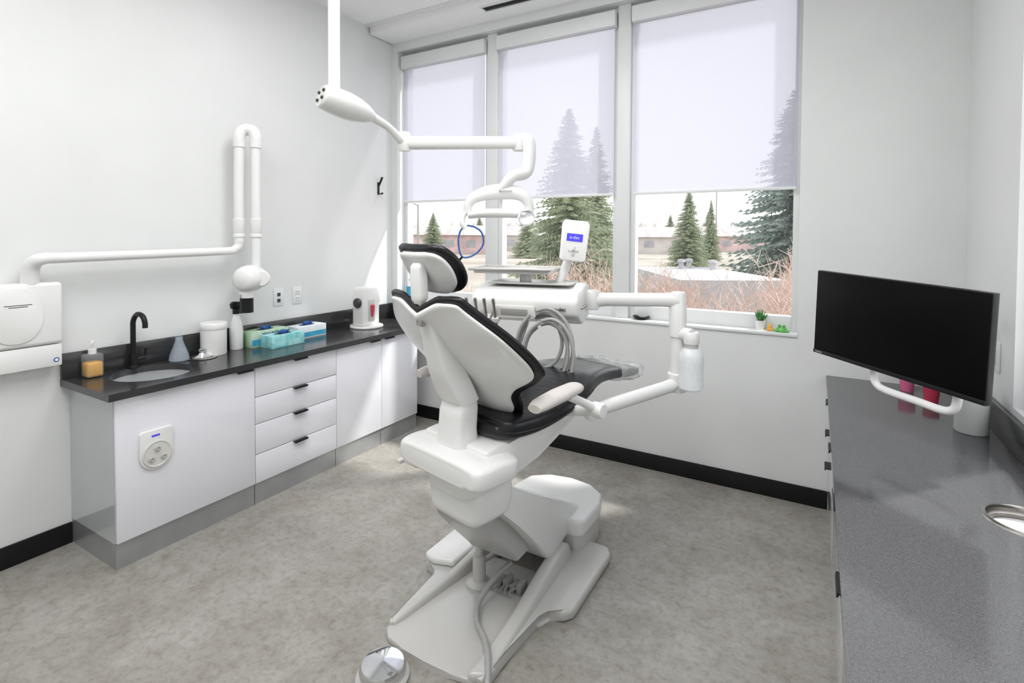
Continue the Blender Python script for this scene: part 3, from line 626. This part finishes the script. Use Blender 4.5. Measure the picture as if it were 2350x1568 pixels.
# control head, own frame
HC=TR((-1.20,2.285,0))@RZ(math.radians(12))
bm=bmesh.new();add_prism(bm,[(-.16,1.13),(-.17,1.20),(-.12,1.252),(.05,1.272),(.14,1.26),(.15,1.20),(.13,1.09),(-.02,1.075),(-.08,1.10)],-.27,.25,'x',bev=.02,seg=3,mtx=HC)
hd_=fin('control_head',bm,'shell',e)
prism('top_mat',[(-.20,-.12),(.20,-.12),(.21,-.08),(.20,.10),(-.20,.10)],1.268,1.276,'greyp',hd_,axis='z',bev=.003,mtx=HC)
bm=bmesh.new();add_prism(bm,[(-.14,1.115),(.05,1.115),(.06,1.13),(.05,1.175),(-.14,1.175),(-.15,1.16)],-.185,-.168,'y',bev=.005,mtx=HC);fin('grip_handle',bm,'shell2',hd_)
bm=bmesh.new();add_prism(bm,[(-.11,1.13),(.02,1.13),(.02,1.16),(-.11,1.16)],-.188,-.184,'y',bev=.001,mtx=HC);fin('grip_recess',bm,'shade_g',hd_)
for k in range(5): turn('knob',[(.0005,0),(.007,0),(.007,.01),(.0005,.011)],(0,0,0),'steel',hd_,n=12,mtx=HC@TR((.25,-.09+k*.03,1.165))@RY(math.pi/2))
r3=HC.to_3x3();text('lettering','a-dec',.024,HC@Vector((.17,-.1705,1.165)),r3@Vector((1,0,0)),r3@Vector((0,-.14,1)),'dgrey',hd_,ext=.002)
# tray
TC=TR((-1.29,2.26,.03))@RZ(math.radians(14))
bm=bmesh.new();add_box(bm,-.20,.20,-.13,.13,1.300,1.306,bev=.002,mtx=TC)
for b in ((-.20,.20,-.135,-.125,1.302,1.314),(-.20,.20,.125,.135,1.302,1.314),(-.205,-.195,-.135,.135,1.302,1.314),(.195,.205,-.135,.135,1.302,1.314)): add_box(bm,*b,bev=.003,mtx=TC)
fin('instrument_tray',bm,'tray',e,label='stainless steel instrument tray')
bm=bmesh.new();add_box(bm,-.185,.19,-.11,.11,1.286,1.300,bev=.005,mtx=TC);lathe(bm,[(.0005,1.25),(.03,1.25),(.03,1.32),(.0005,1.32)],(-1.24,2.27,0));fin('tray_holder',bm,'shell',e)
# touch pad
bm=bmesh.new();sweep(bm,[(-1.10,2.33,1.25),(-1.08,2.36,1.31),(-1.06,2.37,1.37),(-1.03,2.36,1.40)],.022,smooth=5);fin('display_stalk',bm,'shell',e)
DP=TR((-1.005,2.325,1.475))@RZ(math.radians(24))@RY(math.radians(6))@RX(math.radians(-12))
bm=bmesh.new();add_prism(bm,[(-.062,-.09),(-.05,-.10),(.05,-.10),(.062,-.09),(.067,.08),(.055,.10),(-.055,.10),(-.067,.08)],-.012,.012,'y',bev=.006,mtx=DP)
tp=fin('touch_panel',bm,'shell',e)
bm=bmesh.new();add_box(bm,-.038,.038,-.0145,-.012,-.005,.032,mtx=DP);fin('display',bm,'bluescr',tp,label='blue lit display')
r3=DP.to_3x3();text('lettering','a-dec',.022,DP@Vector((0,-.0155,.013)),r3@Vector((1,0,0)),r3@Vector((0,0,1)),'lav',tp)
bm=bmesh.new();add_box(bm,-.026,.026,-.0145,-.012,-.058,-.046,bev=.002,mtx=DP);add_box(bm,-.008,.008,-.0145,-.012,-.078,-.03,bev=.002,mtx=DP);fin('button_cross',bm,'greyp',tp)
# handpieces
for k in range(4):
    m=HC@TR((-.27+.045*k,-.185,1.10))@RX(math.radians(18))
    bm=bmesh.new();lathe(bm,[(.0005,-.03),(.008,-.03),(.010,-.01),(.008,.03),(.007,.07),(.009,.10),(.006,.115),(.0005,.118)],n=14,mtx=m);hp=fin('handpiece',bm,'steel',e,label='slim steel handpiece in holder')
    bm=bmesh.new();add_box(bm,-.016,.016,-.012,.05,-.008,.018,bev=.004,mtx=m);fin('holder',bm,'shell2',hp)
# hoses
for k in range(5):
    cx=.085+.013*k;rx=.095+.016*(k%3);rz=.115+.017*((k*2)%5);cz=1.01-.012*k
    pts=[]
    a0,a1=math.radians(112),math.radians(-228-k*6)
    for j in range(15):
        a=a0+(a1-a0)*j/14
        pts.append(HC@Vector((cx+rx*math.cos(a),-.17-.018*k+.03*math.sin(a*.5),cz+rz*math.sin(a))))
    tube('supply_hose',pts,.0085,'hose',e,n=10,smooth=3,label='coiled grey rubber hose')
for k in range(3):
    tube('supply_hose',[HC@Vector(p) for p in ((-.25+.045*k,-.18,1.07),(-.22+.04*k,-.17,.98-.02*k),(-.12+.03*k,-.16,.93-.02*k),(-.04,-.15,.97),(0,-.12,1.09))],.0085,'hose',e,n=10,label='grey rubber hose to handpiece')
# water bottle
bx,by=-.495,2.515
bm=bmesh.new();sweep(bm,[(PX,PY,1.03),(-.53,2.53,1.04),(bx,by,1.035)],[.03,.03,.036],smooth=4,n=16);lathe(bm,[(.0005,1.0),(.034,1.0),(.036,1.01),(.036,1.045),(.03,1.055),(.0005,1.056)],(bx,by,0));fin('bottle_bracket',bm,'shell',e)
wb=turn('water_bottle',[(.0005,.785),(.045,.785),(.055,.795),(.057,.82),(.054,.87),(.057,.92),(.056,.95),(.04,.975),(.026,.985),(.026,1.0),(.0005,1.0)],(bx,by,0),'bottle',e,label='frosted plastic water bottle')
turn('bottle_cap',[(.028,.975),(.031,.978),(.031,1.003),(.0005,1.005)],(bx,by,0),'greyp',wb)
# ================================================================ OPERATORY LIGHT
lx,ly=-1.828,1.598
e=thing('dental_operating_light','white ceiling-mounted dental light on jointed arms','dental light',(lx,ly,ZC))
bm=bmesh.new();sweep(bm,[(lx,ly,ZC),(lx,ly,2.12)],.025,smooth=0,n=24);lathe(bm,[(.09,ZC-.001),(.09,ZC-.03),(.03,ZC-.04),(.0005,ZC-.04),(.0005,ZC-.001)],(lx,ly,0));fin('ceiling_pole',bm,'shell',e)
A=Vector((-1.862,1.560,2.10));B=Vector((-1.785,1.775,2.045))
bm=bmesh.new();d=(B-A)
sweep(bm,[A,A+d*.05,A+d*.22,A+d*.45,A+d*.68,A+d*.88,B+d*.05],[.058,.063,.069,.071,.064,.048,.024],smooth=5,n=36,sx=1.08,sy=.84);hb=fin('control_housing',bm,'shell',e,label='white rounded lamp control housing')
q=(-d).to_track_quat('Z','Y').to_matrix().to_4x4()
bm=bmesh.new();lathe(bm,[(.0005,0),(.048,0),(.047,.003),(.0005,.004)],A,n=32,mtx=q);fin('end_panel',bm,'shell2',hb)
for u,v in ((-.026,.018),(.026,.020),(-.026,-.018),(.026,-.014)): turn('button',[(.0005,0),(.008,0),(.007,.008),(.0005,.009)],A+q.to_3x3()@Vector((u,v,.003)),'dgrey',hb,n=14,mtx=q)
J1=Vector((-1.773,1.985,1.955));J2=Vector((-1.355,2.40,1.985))
tube('first_arm',[B,(B+J1)/2+Vector((0,0,.014)),J1+Vector((0,-.03,.012)),J1],[.022,.018,.020,.024],'shell',e,n=18,smooth=5)
bm=bmesh.new();lathe(bm,[(.0005,-.04),(.028,-.04),(.033,-.02),(.033,.04),(.026,.052),(.0005,.053)],J1,n=24);sweep(bm,[J1,J1.lerp(J2,.06),J1.lerp(J2,.94),J2],[.030,.033,.032,.030],smooth=4,n=24,sq=.75)
lathe(bm,[(.0005,-.042),(.032,-.042),(.037,-.02),(.037,.03),(.028,.042),(.0005,.044)],J2,n=24);fin('second_arm',bm,'shell',e)
K=Vector((-1.385,2.275,1.70))
J3=J2+Vector((.045,.005,-.005))
tube('yoke',[J2+Vector((0,0,.02)),J3+Vector((0,0,.015)),J3+Vector((.014,0,-.05)),J3+Vector((.008,-.02,-.15)),K+Vector((.05,.03,.10)),K+Vector((.02,.01,.06)),K+Vector((-.005,0,.03))],[.028,.036,.034,.031,.028,.022],'shell',e,n=20)
LR=TR(K+Vector((-.02,0,-.05)))@RZ(math.radians(28))
bm=bmesh.new();sweep(bm,[LR@Vector(p) for p in ((-.160,0,-.035),(-.150,0,.01),(-.115,0,.045),(-.04,0,.068),(.05,0,.072),(.12,0,.055),(.155,0,.01),(.158,0,-.05))],[.018,.021,.027,.034,.035,.029,.022,.018],smooth=6,n=20,sy=.9,sx=1.2);hh=fin('lamp_head',bm,'shell',e,label='white arched lamp head')
bm=bmesh.new();sweep(bm,[LR@Vector(p) for p in ((-.15,-.01,-.050),(-.08,-.012,-.040),(0,-.012,-.038),(.08,-.012,-.040),(.14,-.01,-.045))],[.022,.029,.030,.029,.022],smooth=4,n=20,sx=1.5,sy=.8);fin('reflector_bar',bm,'shell',hh)
bm=bmesh.new();sweep(bm,[LR@Vector(p) for p in ((-.155,0,-.03),(-.175,-.01,-.05),(-.18,-.02,-.09),(-.165,-.02,-.115))],.014,smooth=4,n=12);fin('handle',bm,'shell',hh)
lq=LR@TR((.145,-.035,-.065))@RX(math.radians(75))
bm=bmesh.new();lathe(bm,[(.0005,-.01),(.038,-.01),(.042,0),(.042,.018),(.036,.02),(.034,.008),(.0005,.006)],n=28,mtx=lq);fin('lens_ring',bm,'lens',hh)
r3=LR.to_3x3();text('lettering','Belmont',.020,LR@Vector((.04,-.044,.072)),r3@Vector((1,0,0)),r3@Vector((0,0,1)),'dgrey',hh)
C2=LR@TR((.045,0,0))
tube('blue_cord',[C2@Vector(p) for p in ((-.205,-.02,-.10),(-.235,-.02,-.13),(-.245,-.02,-.19),(-.225,-.02,-.26),(-.165,-.02,-.25),(-.12,-.02,-.20),(-.125,-.02,-.14),(-.16,-.02,-.11),(-.20,-.02,-.10))],.0045,'blue',e,n=8,label='thin blue looped cord')
tube('cord_tip',[C2@Vector(p) for p in ((-.225,-.02,-.26),(-.25,-.02,-.29))],.006,'blkmat',e,n=8,smooth=0)
# ================================================================ OUTDOORS
GZ=-1.5
th=math.radians(30)
def yard(a,b,z=GZ): # plan grid of the yard turned 30 degrees to the building
    return Vector((b*math.cos(th)-a*math.sin(th),a*math.cos(th)+b*math.sin(th),z))
box('ground',(-260,200,YW+1,320,GZ-.2,GZ),'grass');g=bpy.data.objects['ground'];tag(g,'pale dry lawn and pavement outside','ground','stuff')
def spruce_mesh(h,r,seed,layers=55,nb=11):
    rnd=random.Random(seed);V=[];Fc=[]
    for L in range(layers):
        u=L/layers;z=h*(.08+.91*u);rad=r*(1-u)**.85+.06;
        for k in range(nb):
            a=rnd.random()*6.283;ln=rad*rnd.uniform(.75,1.12);dr=rnd.uniform(.15,.38)
            ca,sa=math.cos(a),math.sin(a)
            for s in range(7):
                t0=(s+.5)/7;p=Vector((ca*ln*t0,sa*ln*t0,z-dr*ln*t0*(1-.35*t0)+rnd.uniform(-.04,.04)))
                w=ln*(.26*(1-t0)+.07)*rnd.uniform(.7,1.2)
                for sd in (-1,1):
                    side=Vector((-sa*sd,ca*sd,-.35))*w;fw=Vector((ca,sa,-.12))*w*.9
                    i=len(V);V+= [p-Vector((0,0,.05)),p+fw*.35+Vector((0,0,.04)),p+side+fw];Fc.append((i,i+1,i+2))
                i=len(V);q=Vector((-sa,ca,0))*w*.22;V+=[p-q,p+q,p+Vector((0,0,-w*.45))];Fc.append((i,i+1,i+2))
    me=bpy.data.meshes.new('foliage');me.from_pydata([(v.x,v.y,max(v.z,.02)) for v in V],[],Fc);return me
def spruce(h,r,seed,loc,mat,label):
    e=thing('spruce_tree',label,'tree',loc,group='spruce trees outside')
    bm=bmesh.new();lathe(bm,[(h*.02,0.01),(h*.012,h*.5),(.01,h*.98)],n=8);fin('trunk',bm,'trunk',e,True)
    me=spruce_mesh(h,r,seed);me.materials.append(M[mat]);o=bpy.data.objects.new('foliage',me);place(o,e,True);return e
spruce(9.2,2.9,1,yard(25,2.6),'spruce','large full green spruce tree near the window')
spruce(9.8,2.1,2,yard(32,5.0),'spruce','tall slender green spruce tree')
spruce(9.3,3.2,3,yard(22,11.7),'spruceb','large blue-green spruce with dense branches')
t1=spruce(7.4,2.2,4,yard(48,16.0),'spruce','distant conical green spruce')
dup(t1,yard(62,23.3),1.0,'slim distant spruce beside a pole',(.6,.6,1))
dup(t1,yard(75,-11.5),2.0,'distant spruce behind the parking area',(1,1,.85))
dup(t1,yard(70,2.0),.5,'distant spruce beside the houses',(1.2,1.2,.8))
for k in range(10): dup(t1,yard(124+7*(k%3),-32+11.5*k),k,'far spruce tree along the skyline',(1.3,1.3,.8+.15*(k%4)))
def shrub_mesh(seed,h,r,n=230):
    rnd=random.Random(seed);V=[];Fc=[]
    def rib(p,q,w):
        d=(q-p);s=d.cross(Vector((rnd.uniform(-1,1),rnd.uniform(-1,1),.2)));s=s.normalized()*w
        i=len(V);V.extend([p-s,p+s,q+s*.5,q-s*.5]);Fc.append((i,i+1,i+2,i+3))
    for k in range(n):
        a=rnd.random()*6.283;sp=rnd.random()**.5*r
        p=Vector((math.cos(a)*sp*.35,math.sin(a)*sp*.35,.02));top=Vector((math.cos(a)*sp,math.sin(a)*sp,h*rnd.uniform(.65,1)*(1-.25*(sp/r)**2)))
        prev=p
        for s in range(1,6):
            t=s/5;q=p.lerp(top,t)+Vector((rnd.gauss(0,.05),rnd.gauss(0,.05),rnd.gauss(0,.03)));rib(prev,q,.010*(1.3-t))
            for j in range(5):
                if s>1:
                    b0=prev.lerp(q,rnd.random());rib(b0,b0+Vector((rnd.gauss(0,.14),rnd.gauss(0,.14),rnd.uniform(.08,.32))),.006)
            prev=q
    me=bpy.data.meshes.new('twigs');me.from_pydata([tuple(v) for v in V],[],Fc);me.materials.append(M['twig']);return me
sm=shrub_mesh(5,2.75,1.2)
def shrub(loc,sc,rz):
    o=bpy.data.objects.new('bare_shrub',sm);COL.objects.link(o);o.location=loc;o.scale=sc;o.rotation_euler=(0,0,rz)
    tag(o,'bare reddish-brown twiggy shrub outside the window','shrub',None,'bare shrubs outside the windows')
for k,(a,b,s) in enumerate(((11,1.3,1.0),(12.2,3.6,.88),(10.5,-.9,.8),(8.3,4.3,1.0),(6.2,2.0,.62),(12.5,7.6,1.08),(14.5,-3.0,.8),(17,-5.5,.8))):
    shrub(yard(a,b),(s,s,s),k*1.3)
# neighbouring buildings
def house(loc,rz,w,d,h,rh,mt,label):
    e=thing('house',label,'house',loc,rz,group='low houses across the street')
    box('walls',(-w/2,w/2,-d/2,d/2,0,h),mt,e,local=True)
    prism('roof',[(-d/2-.6,h),(d/2+.6,h),(0,h+rh)],-w/2-.5,w/2+.5,'shingle',e,axis='x',local=True)
    for k in range(3): box('window',(-w/2+w*.12+k*w*.28,-w/2+w*.12+k*w*.28+1.6,-d/2-.05,-d/2,1.1,2.2),'pane',e,local=True)
house(yard(88,-9),.3,13,8,3,1.6,'brick','low pink brick house with grey roof')
house(yard(104,2.5),.7,12,8,3,1.8,'siding','low pale house with grey gable roof')
house(yard(92,24),.4,16,9,2.8,1.8,'siding','long low pale house with gable roof')
house(yard(105,42),.5,18,9,3,2,'brick','long low brick house with gable roof')
house(yard(110,-27),.5,18,9,3,1.5,'siding','long low pale house with grey roof')
e=thing('low_white_building','low white flat-roofed building with roof vents','building',yard(16.5,6.4,GZ))
BR=TR(yard(16.5,5.4,0))@RZ(th)
bm=bmesh.new();add_box(bm,-.6,2.6,-1.5,5.0,GZ+.01,.24,mtx=BR);fin('roof',bm,'roofw',e)
for (x,y) in ((1.6,4.4),(2.1,3.2),(1.1,3.8)): turn('roof_vent',[(.10,0),(.10,.22),(.16,.26),(.13,.36),(.0005,.38)],(0,0,0),'roofw',e,n=16,mtx=BR@TR((x,y,.24)))
bm=bmesh.new()
rnd=random.Random(3)
for k in range(150):
    lathe(bm,[(.5,0),(2.6,1.2),(2.8,2.8),(1.6,rnd.uniform(4,6)),(.05,rnd.uniform(6,7.5))],yard(160+rnd.uniform(-8,8),-95+k*1.5),n=7)
h_=fin('distant_tree_line',bm,'hedge');tag(h_,'hazy reddish tree line along the horizon','tree line','stuff')
def pole(loc,h,label,arm=False):
    e=thing('street_lamp' if arm else 'utility_pole',label,'street lamp' if arm else 'utility pole',loc)
    bm=bmesh.new();lathe(bm,[(.11,0),(.07,h),(.0005,h)],n=10);fin('pole',bm,'shade_g',e,True)
    if arm:
        bm=bmesh.new();sweep(bm,[(0,0,h-.1),(-.5,0,h+.1),(-1.1,0,h+.15)],.06,n=8,smooth=3);add_box(bm,-1.7,-1.0,-.18,.18,h+.08,h+.25,bev=.05);fin('lamp_arm',bm,'shade_g',e,True)
pole(yard(45,-8.2),5.6,'grey street lamp beside the parking lot',True)
pole(yard(70,27),9.3,'tall wooden utility pole')
# ================================================================ LIGHTS
wd=bpy.data.worlds.new('sky');S.world=wd;wd.use_nodes=True;nt=wd.node_tree;bg=nt.nodes['Background']
tc=nt.nodes.new('ShaderNodeTexCoord');sp=nt.nodes.new('ShaderNodeSeparateXYZ');rp=nt.nodes.new('ShaderNodeValToRGB')
rp.color_ramp.elements[0].color=(1,1,1,1);rp.color_ramp.elements[1].color=(.84,.90,1,1)
nt.links.new(tc.outputs['Generated'],sp.inputs[0]);nt.links.new(sp.outputs['Z'],rp.inputs[0]);nt.links.new(rp.outputs[0],bg.inputs[0]);bg.inputs[1].default_value=1.9
def light(name,typ,loc,energy,size=1,sy=None,rot=(0,0,0),col=(1,1,1)):
    l=bpy.data.lights.new(name,typ);l.energy=energy;l.color=col
    if typ=='AREA':
        l.shape='RECTANGLE';l.size=size;l.size_y=sy or size
    o=bpy.data.objects.new(name,l);COL.objects.link(o);o.location=loc;o.rotation_euler=rot;return o
s=light('sun','SUN',(0,0,10),4.6);s.data.angle=math.radians(3.5);s.data.color=(1,.98,.94)
s.rotation_euler=Vector((-1,-1,-1.75)).to_track_quat('-Z','Y').to_euler()
light('added_ceiling_fill','AREA',(-1.6,.2,ZC-.02),37,1.2,1.2)  # unseen fill lamps added at ceiling height to brighten the room
light('added_ceiling_fill','AREA',(-.4,.6,ZC-.02),24,.6,1.2)
light('added_ceiling_fill','AREA',(-1.6,1.9,ZC-.02),22,1.2,.6)
# ================================================================ CAMERA
a,p,r=math.radians(30.16),math.radians(1.49),math.radians(.275)
F=Vector((-math.sin(a)*math.cos(p),math.cos(a)*math.cos(p),-math.sin(p)));R=Vector((math.cos(a),math.sin(a),0));U=R.cross(F)
R,U=R*math.cos(r)+U*math.sin(r),-R*math.sin(r)+U*math.cos(r)
cd=bpy.data.cameras.new('camera');cam=bpy.data.objects.new('camera',cd);COL.objects.link(cam)
cam.matrix_world=Matrix(((R.x,U.x,-F.x,0),(R.y,U.y,-F.y,0),(R.z,U.z,-F.z,1.5),(0,0,0,1)))
cd.sensor_width=36;cd.lens=1202.8/2350*36;cd.shift_y=-(784-571.6)/2350;cd.clip_start=.05;cd.clip_end=600
S.camera=cam
